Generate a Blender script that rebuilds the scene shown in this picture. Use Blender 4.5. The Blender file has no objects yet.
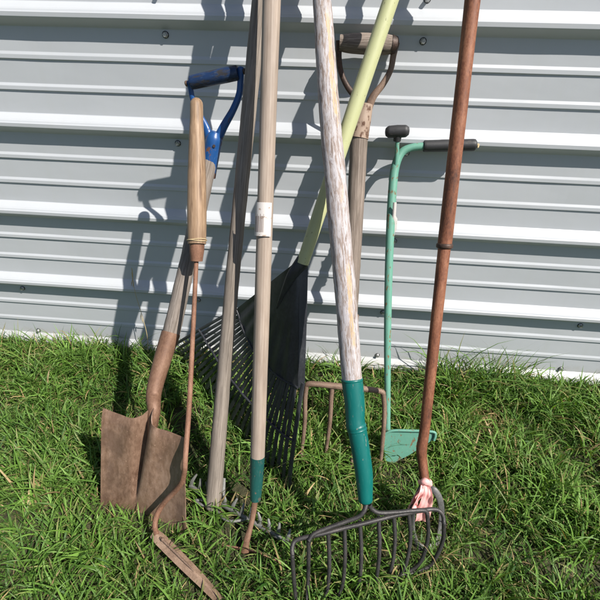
import bpy, math, random
import numpy as np
from mathutils import Vector, Matrix, noise as mnoise

random.seed(7)
rng = np.random.default_rng(11)
scene = bpy.context.scene
C = scene.collection

# ------------------------------------------------------------------ camera
FPX, PITCH, YAW, ROLL, CD, CH = 429.43, 0.558739, -0.0778460, 0.0245160, 1.434585, 1.218279
cp, sp, cy, sy = math.cos(PITCH), math.sin(PITCH), math.cos(YAW), math.sin(YAW)
FWD = Vector((sy*cp, cy*cp, -sp))
_r0 = Vector((cy, -sy, 0)); _u0 = _r0.cross(FWD)
RT = _r0*math.cos(ROLL) + _u0*math.sin(ROLL)
UP = _u0*math.cos(ROLL) - _r0*math.sin(ROLL)
CAM = Vector((0, -CD, CH))
cd = bpy.data.cameras.new('camera'); cam = bpy.data.objects.new('camera', cd); C.objects.link(cam)
m = Matrix((( RT.x, UP.x, -FWD.x, CAM.x), (RT.y, UP.y, -FWD.y, CAM.y), (RT.z, UP.z, -FWD.z, CAM.z), (0, 0, 0, 1)))
cam.matrix_world = m
cd.sensor_width = 36; cd.sensor_fit = 'HORIZONTAL'; cd.lens = FPX/600*36
cd.clip_start = 0.02; cd.clip_end = 800
scene.camera = cam
scene.render.resolution_x = 1024; scene.render.resolution_y = 1024

# ------------------------------------------------------------------ sky, sun, exposure
SA, SB = 1.45, 1.95
S = Vector((SA, -1.0, SB)).normalized()          # towards the sun
world = bpy.data.worlds.new('World'); scene.world = world; world.use_nodes = True
nt = world.node_tree; nt.nodes.clear()
o = nt.nodes.new('ShaderNodeOutputWorld'); bg = nt.nodes.new('ShaderNodeBackground'); sk = nt.nodes.new('ShaderNodeTexSky')
sk.sky_type = 'NISHITA'; sk.sun_disc = False; sk.ozone_density = 2.5
sk.sun_elevation = math.asin(S.z); sk.sun_rotation = math.atan2(S.x, S.y)
bg.inputs['Strength'].default_value = 0.066
nt.links.new(sk.outputs[0], bg.inputs[0]); nt.links.new(bg.outputs[0], o.inputs[0])
sl = bpy.data.lights.new('sun', 'SUN'); sl.energy = 5.0; sl.angle = math.radians(0.5); sl.color = (1, .95, .875)
sun = bpy.data.objects.new('sun', sl); C.objects.link(sun)
sun.rotation_euler = S.to_track_quat('Z', 'Y').to_euler(); sun.location = (2, -2, 4)
vs = scene.view_settings; vs.view_transform = 'Standard'; vs.look = 'None'; vs.gamma = 1; vs.exposure = 0.6; vs.use_curve_mapping = False
scene.render.engine = 'CYCLES'

# ------------------------------------------------------------------ measuring helpers (photograph pixel + a real plane -> real point)
def at(px, py, Y=None, Z=None):
    v = FWD + RT*((px-300)/FPX) + UP*((300-py)/FPX)
    t = (Y-CAM.y)/v.y if Y is not None else (Z-CAM.z)/v.z
    return CAM + v*t
def rad(P, halfpx):
    return halfpx*((Vector(P)-CAM).dot(FWD))/FPX

# ------------------------------------------------------------------ materials
def new_mat(name):
    m = bpy.data.materials.new(name); m.use_nodes = True
    return m, m.node_tree, m.node_tree.nodes['Principled BSDF']
def coords(nt, kind='Object', scale=(1, 1, 1), off=(0, 0, 0)):
    tc = nt.nodes.new('ShaderNodeTexCoord'); mp = nt.nodes.new('ShaderNodeMapping')
    mp.inputs['Scale'].default_value = scale; mp.inputs['Location'].default_value = off
    nt.links.new(tc.outputs[kind], mp.inputs[0]); return mp.outputs[0]
def noise(nt, vec, scale=1, detail=5, rough=.55, dist=0):
    n = nt.nodes.new('ShaderNodeTexNoise'); n.inputs['Scale'].default_value = scale; n.inputs['Detail'].default_value = detail
    n.inputs['Roughness'].default_value = rough; n.inputs['Distortion'].default_value = dist
    nt.links.new(vec, n.inputs['Vector']); return n.outputs['Fac']
def ramp(nt, fac, stops, interp='LINEAR'):
    r = nt.nodes.new('ShaderNodeValToRGB'); r.color_ramp.interpolation = interp
    e = r.color_ramp.elements
    while len(e) < len(stops): e.new(.5)
    for k, (p, c) in enumerate(stops):
        e[k].position = p; e[k].color = (*c, 1) if len(c) == 3 else c
    nt.links.new(fac, r.inputs[0]); return r.outputs[0]
def g3(v): return (v, v, v)
def mix(nt, fac, a, b, blend='MIX'):
    n = nt.nodes.new('ShaderNodeMix'); n.data_type = 'RGBA'; n.blend_type = blend
    if isinstance(fac, (int, float)): n.inputs[0].default_value = fac
    else: nt.links.new(fac, n.inputs[0])
    for k, v in ((6, a), (7, b)):
        if isinstance(v, tuple): n.inputs[k].default_value = (*v, 1)
        else: nt.links.new(v, n.inputs[k])
    return n.outputs[2]
def math_n(nt, op, a, b=None, c=None):
    n = nt.nodes.new('ShaderNodeMath'); n.operation = op
    for k, v in enumerate((a, b, c)):
        if v is None: continue
        if isinstance(v, (int, float)): n.inputs[k].default_value = v
        else: nt.links.new(v, n.inputs[k])
    return n.outputs[0]
def bump(nt, bs, h, dist=.001, strength=.6):
    b = nt.nodes.new('ShaderNodeBump'); b.inputs['Distance'].default_value = dist; b.inputs['Strength'].default_value = strength
    nt.links.new(h, b.inputs['Height']); nt.links.new(b.outputs[0], bs.inputs['Normal'])

def wood(name, dark, mid, light, grime=(.1, .08, .06), grime_amt=.35, rough=.8, fine=900, long=14, bumpd=.0008, crack=None, seed=0):
    m, nt, bs = new_mat(name)
    v = coords(nt, 'Object', (fine, fine, long), (seed, seed*2, seed))
    a = noise(nt, v, .35, 6, .65, .8)
    col = ramp(nt, a, [(.28, dark), (.5, mid), (.72, light)])
    b = noise(nt, coords(nt, 'Object', (60, 60, 9), (seed, 0, seed)), 1, 4, .6)
    col = mix(nt, .55, col, ramp(nt, noise(nt, coords(nt, 'Object', (25, 25, 6), (0, seed, 0)), 1, 5, .6), [(.3, g3(.55)), (.7, g3(1.25))]), 'MULTIPLY')
    gm = ramp(nt, b, [(.5, g3(0)), (.78, g3(grime_amt))])
    col = mix(nt, gm, col, grime)
    if crack:
        cr = noise(nt, coords(nt, 'Object', (420, 420, 9), (3+seed, 1, 5)), .5, 3, .5)
        cm = ramp(nt, cr, [(.30, g3(.9)), (.36, g3(0))])
        col = mix(nt, cm, col, crack)
    nt.links.new(col, bs.inputs['Base Color']); bs.inputs['Roughness'].default_value = rough
    bs.inputs['Specular IOR Level'].default_value = .3
    bump(nt, bs, a, bumpd, .8); return m

def paint(name, base, var, chip, chip_lo=.60, chip_hi=.64, chip_scale=70, stretch=(1, 1, .45), rough=.38, chip_rough=.85, scuff=None, metallic=0, bumpd=.0005):
    m, nt, bs = new_mat(name)
    v = coords(nt, 'Object', stretch)
    col = mix(nt, noise(nt, v, 35, 5, .6), base, var)
    n1 = noise(nt, v, chip_scale, 7, .62)
    if scuff:
        sc = ramp(nt, noise(nt, coords(nt, 'Object', (1, 1, .25), (4, 4, 4)), 240, 6, .7), [(.55, g3(0)), (.72, g3(.6))])
        col = mix(nt, sc, col, scuff)
    ck = ramp(nt, n1, [(chip_lo, g3(0)), (chip_hi, g3(1))])
    cc = mix(nt, noise(nt, v, 160, 4), chip, tuple(c*.5 for c in chip))
    col = mix(nt, ck, col, cc)
    nt.links.new(col, bs.inputs['Base Color'])
    nt.links.new(ramp(nt, n1, [(chip_lo, g3(rough)), (chip_hi, g3(chip_rough))]), bs.inputs['Roughness'])
    bs.inputs['Metallic'].default_value = metallic
    bump(nt, bs, math_n(nt, 'SUBTRACT', 1.0, ck), bumpd, .6); return m

def rust(name, dark, mid, light, metallic=.15, rough=.75, scale=60, stretch=(1, 1, .6), spec=.4):
    m, nt, bs = new_mat(name)
    v = coords(nt, 'Object', stretch)
    big = noise(nt, v, scale*.25, 4, .6, .4); fin = noise(nt, v, scale*4, 8, .7)
    f = math_n(nt, 'ADD', math_n(nt, 'MULTIPLY', big, .6), math_n(nt, 'MULTIPLY', fin, .4))
    col = ramp(nt, f, [(.36, dark), (.5, mid), (.64, light)])
    sp_ = ramp(nt, noise(nt, v, scale*12, 3, .5), [(.66, g3(0)), (.74, g3(.55))])
    col = mix(nt, sp_, col, tuple(min(1, c*1.7) for c in light))
    nt.links.new(col, bs.inputs['Base Color']); bs.inputs['Metallic'].default_value = metallic
    nt.links.new(ramp(nt, fin, [(.3, g3(rough-.15)), (.7, g3(min(1, rough+.12)))]), bs.inputs['Roughness'])
    bs.inputs['Specular IOR Level'].default_value = spec
    if name == 'shovel_rust':
        sc = ramp(nt, noise(nt, coords(nt, 'Object', (300, 300, 10)), 1, 5, .7), [(.62, g3(0)), (.74, g3(.5))]); col = mix(nt, sc, col, (.38, .30, .25))
        dk = ramp(nt, noise(nt, coords(nt, 'Object', (14, 14, 9), (3, 2, 1)), 1, 6, .65), [(.48, g3(0)), (.62, g3(.6))]); col = mix(nt, dk, col, (.095, .055, .04))
        nt.links.new(col, bs.inputs['Base Color'])
    bump(nt, bs, fin, .0006, .7); return m

M = {}
# painted steel siding
m, nt, bs = new_mat('siding_paint')
v = coords(nt, 'Object', (1, 1, 1))
c1 = mix(nt, noise(nt, v, 1.6, 4, .55), (.41, .43, .455), (.45, .468, .49))
streak = ramp(nt, noise(nt, coords(nt, 'Object', (26, 1, 2.0)), 1, 5, .6), [(.5, g3(0)), (.8, g3(.18))])
c1 = mix(nt, streak, c1, (.40, .41, .38))
dirt = ramp(nt, noise(nt, v, 260, 3, .6), [(.74, g3(0)), (.78, g3(.5))])
c1 = mix(nt, dirt, c1, (.16, .15, .13))
sepz = nt.nodes.new('ShaderNodeSeparateXYZ'); nt.links.new(coords(nt, 'Object'), sepz.inputs[0])
low = ramp(nt, math_n(nt, 'ADD', sepz.outputs[2], math_n(nt, 'MULTIPLY', noise(nt, v, 22, 6, .7), .16)), [(.07, g3(.65)), (.17, g3(0))])
c1 = mix(nt, low, c1, (.30, .27, .21))
nt.links.new(c1, bs.inputs['Base Color'])
nt.links.new(ramp(nt, noise(nt, v, 9, 5, .6), [(.3, g3(.34)), (.7, g3(.5))]), bs.inputs['Roughness'])
bump(nt, bs, noise(nt, coords(nt, 'Object', (1, 1, 2.2)), 3.2, 3, .5), .006, .35)
M['siding'] = m
M['zinc'] = rust('zinc', (.25, .25, .25), (.42, .42, .42), (.6, .6, .58), .7, .45, 200)
M['rubber'] = rust('rubber', (.012, .013, .015), (.02, .021, .023), (.035, .035, .036), 0, .7, 200)
M['concrete'] = rust('concrete', (.09, .085, .075), (.15, .14, .12), (.22, .2, .17), 0, .9, 30, (1, 1, 1))
M['grey_wood'] = wood('grey_wood', (.085, .068, .058), (.22, .185, .16), (.34, .30, .27), grime_amt=.45, crack=(.05, .04, .03), seed=1)
M['rake_wood'] = wood('rake_wood', (.105, .088, .074), (.225, .19, .16), (.33, .285, .245), grime_amt=.4, seed=3)
M['beige_wood'] = wood('beige_wood', (.215, .165, .128), (.305, .245, .20), (.385, .32, .27), (.2, .14, .1), .35, .6, 800, 10, .0004, seed=5)
M['fork_wood'] = wood('fork_wood', (.085, .066, .055), (.21, .168, .14), (.35, .295, .255), grime_amt=.7, crack=(.045, .035, .028), seed=8)
M['whip_wood'] = wood('whip_wood', (.14, .085, .05), (.28, .185, .115), (.39, .275, .18), (.09, .05, .03), .85, .5, 600, 9, .0006, crack=(.1, .05, .025), seed=12)
M['shovel_rust'] = rust('shovel_rust', (.12, .066, .043), (.245, .15, .102), (.36, .24, .175), .15, .58, 26, (1, 1, .4), .5)
M['socket_rust'] = rust('socket_rust', (.10, .05, .032), (.175, .095, .06), (.25, .15, .10), .2, .6, 60)
M['pipe_rust'] = rust('pipe_rust', (.06, .024, .015), (.18, .066, .034), (.32, .145, .08), .1, .62, 75, (1, 1, .4))
M['rod_rust'] = rust('rod_rust', (.10, .048, .03), (.20, .10, .062), (.30, .165, .11), .1, .7, 90)
M['tine_rust'] = rust('tine_rust', (.085, .055, .04), (.19, .125, .09), (.30, .215, .165), .2, .65, 90)
M['dark_iron'] = rust('dark_iron', (.02, .014, .012), (.05, .032, .025), (.12, .065, .045), .3, .55, 80)
M['rake_iron'] = rust('rake_iron', (.022, .021, .022), (.045, .042, .042), (.085, .075, .07), .3, .5, 110)
M['silver'] = rust('silver', (.10, .10, .095), (.17, .17, .16), (.26, .26, .25), .3, .5, 60)
M['blue'] = paint('blue_paint', (.008, .05, .18), (.014, .085, .27), (.15, .07, .05), .585, .62, 60, rough=.35, scuff=(.06, .13, .27))
M['blue_grip'] = paint('blue_grip', (.008, .03, .10), (.006, .014, .035), (.02, .02, .025), .50, .6, 60, (1, 1, .35), .42, scuff=(.07, .11, .18))
M['teal'] = paint('teal_paint', (.0, .085, .078), (.0, .125, .112), (.22, .22, .18), .635, .68, 130, (1, 1, .22), rough=.4, scuff=(.03, .165, .145))
M['green_tube'] = paint('ferrule_green', (.008, .058, .055), (.012, .085, .075), (.16, .12, .08), .60, .65, 110, rough=.45, scuff=(.06, .13, .115))
M['mint'] = paint('mint_paint', (.085, .235, .175), (.125, .31, .235), (.22, .14, .07), .575, .64, 95, rough=.55, scuff=(.17, .33, .25))
M['black_rubber'] = paint('black_rubber', (.018, .018, .02), (.03, .03, .033), (.10, .09, .08), .62, .70, 120, rough=.55, scuff=(.07, .07, .07))
M['black_plastic'] = rust('black_plastic', (.018, .019, .023), (.03, .032, .038), (.055, .057, .062), 0, .42, 45, (1, 1, .5), .45)
M['pole_yellow'] = paint('pole_yellow', (.40, .415, .215), (.45, .46, .25), (.22, .20, .11), .64, .70, 150, (1, 1, .3), rough=.5, scuff=(.33, .34, .19))
m, nt, bs = new_mat('pink_ribbon')
v = coords(nt, 'Object', (1, 1, 1))
nt.links.new(mix(nt, noise(nt, v, 60, 4), (.80, .36, .35), (.86, .47, .44)), bs.inputs['Base Color']); bs.inputs['Roughness'].default_value = .45
bump(nt, bs, noise(nt, v, 260, 3), .001, .5); M['pink'] = m
M['flaking'] = paint('flaking_iron', (.36, .28, .22), (.26, .17, .12), (.13, .065, .04), .52, .60, 70, (1, 1, .6), .6)
# peeling white paint over grey wood, with bare yellow wood where it was rubbed through
m, nt, bs = new_mat('peeling_white')
v = coords(nt, 'Object', (1, 1, .13))
n1 = noise(nt, v, 170, 10, .74, .5)
woodc = ramp(nt, noise(nt, coords(nt, 'Object', (700, 700, 12)), .4, 5, .6), [(.3, (.12, .085, .07)), (.55, (.27, .21, .18)), (.75, (.38, .31, .27))])
pc = mix(nt, noise(nt, coords(nt, 'Object', (1, 1, .2)), 300, 6, .7), (.31, .285, .295), (.52, .49, .50))
pm = ramp(nt, n1, [(.44, g3(0)), (.53, g3(1))])
col = mix(nt, pm, woodc, pc)
sx = nt.nodes.new('ShaderNodeSeparateXYZ'); nt.links.new(coords(nt, 'Object'), sx.inputs[0])
wob = noise(nt, coords(nt, 'Object', (40, 40, 14), (2, 0, 0)), 1, 5, .6)
dx = math_n(nt, 'ABSOLUTE', math_n(nt, 'SUBTRACT', sx.outputs[0], math_n(nt, 'ADD', .0105, math_n(nt, 'MULTIPLY', math_n(nt, 'SUBTRACT', wob, .5), .016))))
band = math_n(nt, 'LESS_THAN', dx, .0052)
front = math_n(nt, 'LESS_THAN', sx.outputs[1], 0.0)
zz_ = math_n(nt, 'ADD', sx.outputs[2], math_n(nt, 'MULTIPLY', noise(nt, coords(nt, 'Object', (90, 90, 30), (1, 5, 2)), 1, 5, .6), .14))
lenm = ramp(nt, zz_, [(.15, g3(0)), (.17, g3(1)), (.34, g3(1)), (.36, g3(0)), (.50, g3(0)), (.52, g3(.8)), (.56, g3(0)), (.70, g3(0)), (.72, g3(1)), (.95, g3(1)), (.99, g3(0))], 'LINEAR')
bm_ = math_n(nt, 'MULTIPLY', math_n(nt, 'MULTIPLY', math_n(nt, 'MULTIPLY', band, front), lenm), ramp(nt, noise(nt, coords(nt, 'Object', (1, 1, .1)), 420, 5, .7), [(.42, g3(.15)), (.5, g3(.95))]))
bare = ramp(nt, noise(nt, coords(nt, 'Object', (500, 500, 16)), .4, 4), [(.3, (.36, .25, .14)), (.7, (.50, .37, .235))])
col = mix(nt, bm_, col, bare)
nt.links.new(col, bs.inputs['Base Color']); bs.inputs['Roughness'].default_value = .7
bump(nt, bs, n1, .0016, .9); M['peeling'] = m
# paper sticker, printed with a worn block of thin bars
m, nt, bs = new_mat('paper_label')
v = coords(nt, 'Object', (1, 1, 1)); n1 = noise(nt, v, 55, 6, .6)
col = mix(nt, noise(nt, v, 500, 3), (.50, .465, .44), (.60, .56, .54))
col = mix(nt, ramp(nt, n1, [(.60, g3(0)), (.64, g3(.9))]), col, (.28, .20, .145))
nt.links.new(col, bs.inputs['Base Color']); bs.inputs['Roughness'].default_value = .7; M['paper'] = m
m, nt, bs = new_mat('label_ink'); bs.inputs['Base Color'].default_value = (.2, .15, .13, 1); bs.inputs['Roughness'].default_value = .8; M['ink'] = m
m, nt, bs = new_mat('string'); v = coords(nt, 'Object'); nt.links.new(mix(nt, noise(nt, v, 500, 3), (.40, .30, .16), (.58, .46, .28)), bs.inputs['Base Color']); bs.inputs['Roughness'].default_value = .9; M['string'] = m
# soil under the grass
m, nt, bs = new_mat('soil'); v = coords(nt, 'Object')
col = ramp(nt, noise(nt, v, 45, 8, .7), [(.3, (.018, .02, .008)), (.5, (.045, .045, .018)), (.7, (.10, .085, .045))])
nt.links.new(col, bs.inputs['Base Color']); bs.inputs['Roughness'].default_value = .95
bump(nt, bs, noise(nt, v, 90, 7, .7), .01, .8); M['soil'] = m
# grass blades: colour stored per blade
m, nt, bs = new_mat('grass_blade')
at_ = nt.nodes.new('ShaderNodeAttribute'); at_.attribute_name = 'tint'
nt.links.new(at_.outputs['Color'], bs.inputs['Base Color']); bs.inputs['Roughness'].default_value = .55
bs.inputs['Specular IOR Level'].default_value = .3
tr = nt.nodes.new('ShaderNodeBsdfTranslucent'); ms = nt.nodes.new('ShaderNodeMixShader'); ms.inputs[0].default_value = .24
tcol = mix(nt, 1.0, at_.outputs['Color'], (1.5, 1.5, .55), 'MULTIPLY')
nt.links.new(tcol, tr.inputs[0])
outn = [n for n in nt.nodes if n.type == 'OUTPUT_MATERIAL'][0]
nt.links.new(bs.outputs[0], ms.inputs[1]); nt.links.new(tr.outputs[0], ms.inputs[2]); nt.links.new(ms.outputs[0], outn.inputs[0])
M['grass'] = m

# ------------------------------------------------------------------ object helpers
def link(name, me, mat, parent=None, mw=None):
    o = bpy.data.objects.new(name, me); C.objects.link(o)
    if mat: me.materials.append(mat)
    if mw is None: mw = Matrix.Identity(4)
    if parent:
        o.parent = parent
        mw = ROOTM[parent.name].inverted() @ mw if parent.name in ROOTM else mw
    o.matrix_basis = mw
    ROOTM[o.name] = (ROOTM[parent.name] @ mw) if parent and parent.name in ROOTM else mw.copy()
    return o
ROOTM = {}
def thing(name, loc, label, cat):
    o = bpy.data.objects.new(name, None); C.objects.link(o); o.location = loc; o.empty_display_size = .1
    o['label'] = label; o['category'] = cat
    ROOTM[o.name] = Matrix.Translation(Vector(loc)); return o
def mesh_from(name, verts, faces, smooth=True, flat=()):
    me = bpy.data.meshes.new(name); me.from_pydata([tuple(v) for v in verts], [], faces); me.update()
    if smooth:
        fl = set(flat)
        me.polygons.foreach_set('use_smooth', [i not in fl for i in range(len(faces))])
    return me
def catmull(pts, n=6):
    pts = [Vector(p) for p in pts]
    if len(pts) < 3 or n <= 1: return pts
    P = [pts[0]*2-pts[1]] + pts + [pts[-1]*2-pts[-2]]; out = []
    for i in range(1, len(P)-2):
        for k in range(n):
            t = k/n; a, b, c, d = P[i-1], P[i], P[i+1], P[i+2]
            out.append(.5*((2*b)+(c-a)*t+(2*a-5*b+4*c-d)*t*t+(3*b-a-3*c+d)*t**3))
    out.append(pts[-1]); return out
def frame_of(A, B):
    z = (B-A).normalized(); x = Vector((1, 0, 0)); x = (x-z*x.dot(z))
    if x.length < .15: x = Vector((0, 0, 1)); x = x-z*x.dot(z)
    x.normalize(); y = z.cross(x)
    return Matrix(((x.x, y.x, z.x, A.x), (x.y, y.y, z.y, A.y), (x.z, y.z, z.z, A.z), (0, 0, 0, 1)))
def tube(name, pts, radii, mat, parent=None, n=16, sub=6, flat=None, rough=0, dome=(0, 0), seed=0, A=None, B=None, dense=0):
    """swept tube, local Z along it; flat=(fx,fy) squashes the section; dome rounds its ends"""
    pts = [Vector(p) for p in pts]
    if dense and len(pts) == 2: pts = [pts[0].lerp(pts[1], k/dense) for k in range(dense+1)]
    np_ = len(pts); cur = catmull(pts, sub) if np_ > 2 else pts
    if isinstance(radii, (int, float)): radii = [radii]*2
    def rr(t):
        x = t*(len(radii)-1); i = min(int(x), len(radii)-2); return radii[i]+(radii[i+1]-radii[i])*(x-i)
    Lr = len(cur); rs = [rr(k/(Lr-1)) for k in range(Lr)]
    pre, post = [], []
    t0 = (cur[0]-cur[1]).normalized(); t1 = (cur[-1]-cur[-2]).normalized()
    if dome[0]:
        for a in (80, 60, 40, 20): pre.append((cur[0]+t0*rs[0]*dome[0]*math.sin(math.radians(a)), rs[0]*math.cos(math.radians(a))))
    if dome[1]:
        for a in (20, 40, 60, 80): post.append((cur[-1]+t1*rs[-1]*dome[1]*math.sin(math.radians(a)), rs[-1]*math.cos(math.radians(a))))
    seq = pre + list(zip(cur, rs)) + post
    F = frame_of(A or pts[0], B or pts[-1]) if ((B or pts[-1])-(A or pts[0])).length > 1e-5 else Matrix.Translation(pts[0])
    Fi = F.inverted(); P = [Fi @ p for p, _ in seq]; R = [r for _, r in seq]
    verts, faces = [], []; X = None
    for k in range(len(P)):
        t = (P[min(k+1, len(P)-1)]-P[max(k-1, 0)]).normalized()
        if X is None:
            X = Vector((1, 0, 0)); X = X-t*X.dot(t)
            if X.length < .1: X = Vector((0, 1, 0)); X = X-t*X.dot(t)
        X = (X-t*X.dot(t)).normalized(); Y = t.cross(X)
        for j in range(n):
            a = 2*math.pi*j/n; r = R[k]
            if rough: r *= 1+rough*(mnoise.noise(Vector((math.cos(a)*1.3+seed*7, math.sin(a)*1.3, P[k].z*26)))+.6*mnoise.noise(Vector((math.cos(a)*3, math.sin(a)*3+seed, P[k].z*90))))
            fx, fy = flat or (1, 1)
            verts.append(P[k]+X*(math.cos(a)*r*fx)+Y*(math.sin(a)*r*fy))
    for k in range(len(P)-1):
        for j in range(n): faces.append((k*n+j, k*n+(j+1) % n, (k+1)*n+(j+1) % n, (k+1)*n+j))
    fl = []
    b = len(verts); verts += verts[:n]; faces.append(tuple(b+n-1-j for j in range(n))); fl.append(len(faces)-1)
    b = len(verts); verts += verts[(len(P)-1)*n:(len(P))*n]; faces.append(tuple(b+j for j in range(n))); fl.append(len(faces)-1)
    return link(name, mesh_from(name, verts, faces, True, fl), mat, parent, F)
def grid_plate(name, fn, nu, nv, thick, mat, parent, normal=None, F=None, smooth=True):
    """solid plate: fn(u,v)->world point; thickness along the surface normal"""
    g = [[Vector(fn(i/nu, j/nv)) for i in range(nu+1)] for j in range(nv+1)]
    F = F or Matrix.Translation(g[0][0]); Fi = F.inverted()
    top, bot = [], []
    for j in range(nv+1):
        for i in range(nu+1):
            du = g[j][min(i+1, nu)]-g[j][max(i-1, 0)]; dv = g[min(j+1, nv)][i]-g[max(j-1, 0)][i]
            nn = du.cross(dv); nn = nn.normalized() if nn.length > 1e-9 else Vector((0, -1, 0))
            top.append(Fi @ (g[j][i]+nn*thick/2)); bot.append(Fi @ (g[j][i]-nn*thick/2))
    W = nu+1; N = len(top); v = top+bot; f = []
    for j in range(nv):
        for i in range(nu):
            a = j*W+i; f.append((a, a+1, a+1+W, a+W)); f.append((N+a+W, N+a+1+W, N+a+1, N+a))
    nf = len(f); rim = [i for i in range(W)]+[j*W+nu for j in range(1, nv+1)]+[nv*W+i for i in range(nu-1, -1, -1)]+[j*W for j in range(nv-1, 0, -1)]
    b = len(v); v += [top[i] for i in rim]+[bot[i] for i in rim]; K = len(rim)
    for k in range(K): f.append((b+(k+1) % K, b+k, b+K+k, b+K+(k+1) % K))
    return link(name, mesh_from(name, v, f, smooth, range(nf, len(f))), mat, parent, F)
def prism(name, outline, nrm, thick, mat, parent):
    """flat outline (world points) given thickness along nrm, with a small bevel"""
    O = [Vector(p) for p in outline]; n = len(O); c = sum(O, Vector())/n; nrm = Vector(nrm).normalized(); F = Matrix.Translation(c)
    def lay(s, off): return [(p-c)*s+nrm*off for p in O]
    L = [lay(.97, thick/2), lay(1, thick/2-.0008), lay(1, -thick/2+.0008), lay(.97, -thick/2)]
    v = sum(L, []); f = [tuple(range(n)), tuple(3*n+k for k in range(n-1, -1, -1))]
    for q in range(3):
        for k in range(n): f.append((q*n+k, (q+1)*n+k, (q+1)*n+(k+1) % n, q*n+(k+1) % n))
    me = mesh_from(name, v, f, False); return link(name, me, mat, parent, F)

# ================================================================== SETTING
# ground sheet
R_ = 300
nx = 60
xs = sorted(set([-R_, -60, -15, 15, 60, R_]+[i*.1 for i in range(-40, 41)])); ys = sorted(set([-R_, -60, -15, 15, 60, R_]+[i*.1 for i in range(-40, 11)]))
def gz(x, y):
    fall = max(0, 1-max(abs(x), abs(y))/4.5)
    return fall*(.012*mnoise.noise(Vector((x*2.2, y*2.2, 1)))) - .004
gv = [(x, y, gz(x, y)) for y in ys for x in xs]; W = len(xs)
gf = [(j*W+i, j*W+i+1, (j+1)*W+i+1, (j+1)*W+i) for j in range(len(ys)-1) for i in range(W-1)]
gr = link('ground', mesh_from('ground', gv, gf), M['soil']); gr['kind'] = 'structure'

# steel-clad wall
PITCHM = .3048; Z0 = .020; RD = .032
wall = thing('metal_wall', (0, 0, 0), 'pale grey corrugated steel wall with horizontal ribs behind all the tools', 'wall')
def prof():
    p = [(-.012 if False else .004, .0)]
    pts = []
    for k in range(0, 9):                      # from the bottom up: rib, pan, minor, pan, minor, pan
        e = Z0+k*PITCHM
        if k > 0: pts += [(e-.0245, 0), (e-.0225, -.0015), (e-.003, -RD+.003)]
        pts += [(e, -RD), (e+.0118, -RD-.0004), (e+.0128, -RD+.0018), (e+.0200, -.0262), (e+.0208, -.0228), (e+.0222, -.0222), (e+.0370, -.0022), (e+.0392, 0)]
        if k < 8:
            for q in (.362, .65):
                zt = e+PITCHM*(1-q)            # lower edge of a small rib
                pts.append((zt-.0012, -.0002)); pts.append((zt+.0012, -.0046)); pts.append((zt+.0125, -.0042)); pts.append((zt+.0205, -.0002))
    return sorted(pts, key=lambda a: a[0])
pr = prof()
XW = 3.6
xs = np.arange(-XW, XW+.001, .03); v = []; f = []
for x in xs:
    for (z, y) in pr:
        pan = 1.0 if y > -.001 else .35
        w = .0016*mnoise.noise(Vector((x*2.1, 0, z*9)))+.0008*mnoise.noise(Vector((x*7, 3, z*16)))
        v.append((x, y+w*pan, z+.0007*mnoise.noise(Vector((x*3.1, 9, round(z, 1))))))
K = len(pr)
for i in range(len(xs)-1):
    for j in range(K-1): f.append((i*K+j, (i+1)*K+j, (i+1)*K+j+1, i*K+j+1))
b = len(v)
for x in xs: v.append((x, -RD, Z0)); v.append((x, -RD+.0012, Z0+.0004)); v.append((x, .02, Z0+.002)); v.append((x, .02, pr[-1][0]))
me = mesh_from('siding_sheet', v, f, False)
sheet = link('siding_sheet', me, M['siding'], wall)
bev = sheet.modifiers.new('bevel', 'BEVEL'); bev.width = .0012; bev.segments = 2; bev.limit_method = 'ANGLE'; bev.angle_limit = math.radians(14); bev.harden_normals = False
# board and footing behind the sheet (give the wall its thickness)
def box(name, lo, hi, mat, parent):
    lo = Vector(lo); hi = Vector(hi); c = (lo+hi)/2; h = (hi-lo)/2
    vv = [(sx_*h.x, sy_*h.y, sz_*h.z) for sx_ in (-1, 1) for sy_ in (-1, 1) for sz_ in (-1, 1)]
    ff = [(0, 1, 3, 2), (4, 6, 7, 5), (0, 4, 5, 1), (2, 3, 7, 6), (0, 2, 6, 4), (1, 5, 7, 3)]
    return link(name, mesh_from(name, vv, ff, False), mat, parent, Matrix.Translation(c))
box('footing', (-XW, .012, -.15), (XW, .16, .052), M['concrete'], wall)
box('wall_core', (-XW+.01, .012, .055), (XW-.01, .15, 2.47), M['concrete'], wall)
# screws
def screw(x, z):
    o = tube('screw', [(x, -.0004, z), (x, -.0022, z)], .0098, M['rubber'], wall, 18)
    tube('screw_head', [(x, -.0023, z), (x, -.0034, z), (x, -.0036, z), (x, -.0115, z)], [.0086, .0078, .0062, .0060], M['zinc'], o, 6, 1)
for x0 in (-1.27, -.525, .220, .965):
    for k in range(0, 5):
        zz = Z0+k*PITCHM
        if k > 0: screw(x0+random.uniform(-.004, .004), zz-.037)
        if k == 4: screw(x0-.008, zz+.048+.012)
        if k in (0,): screw(x0, zz+.052)

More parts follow.
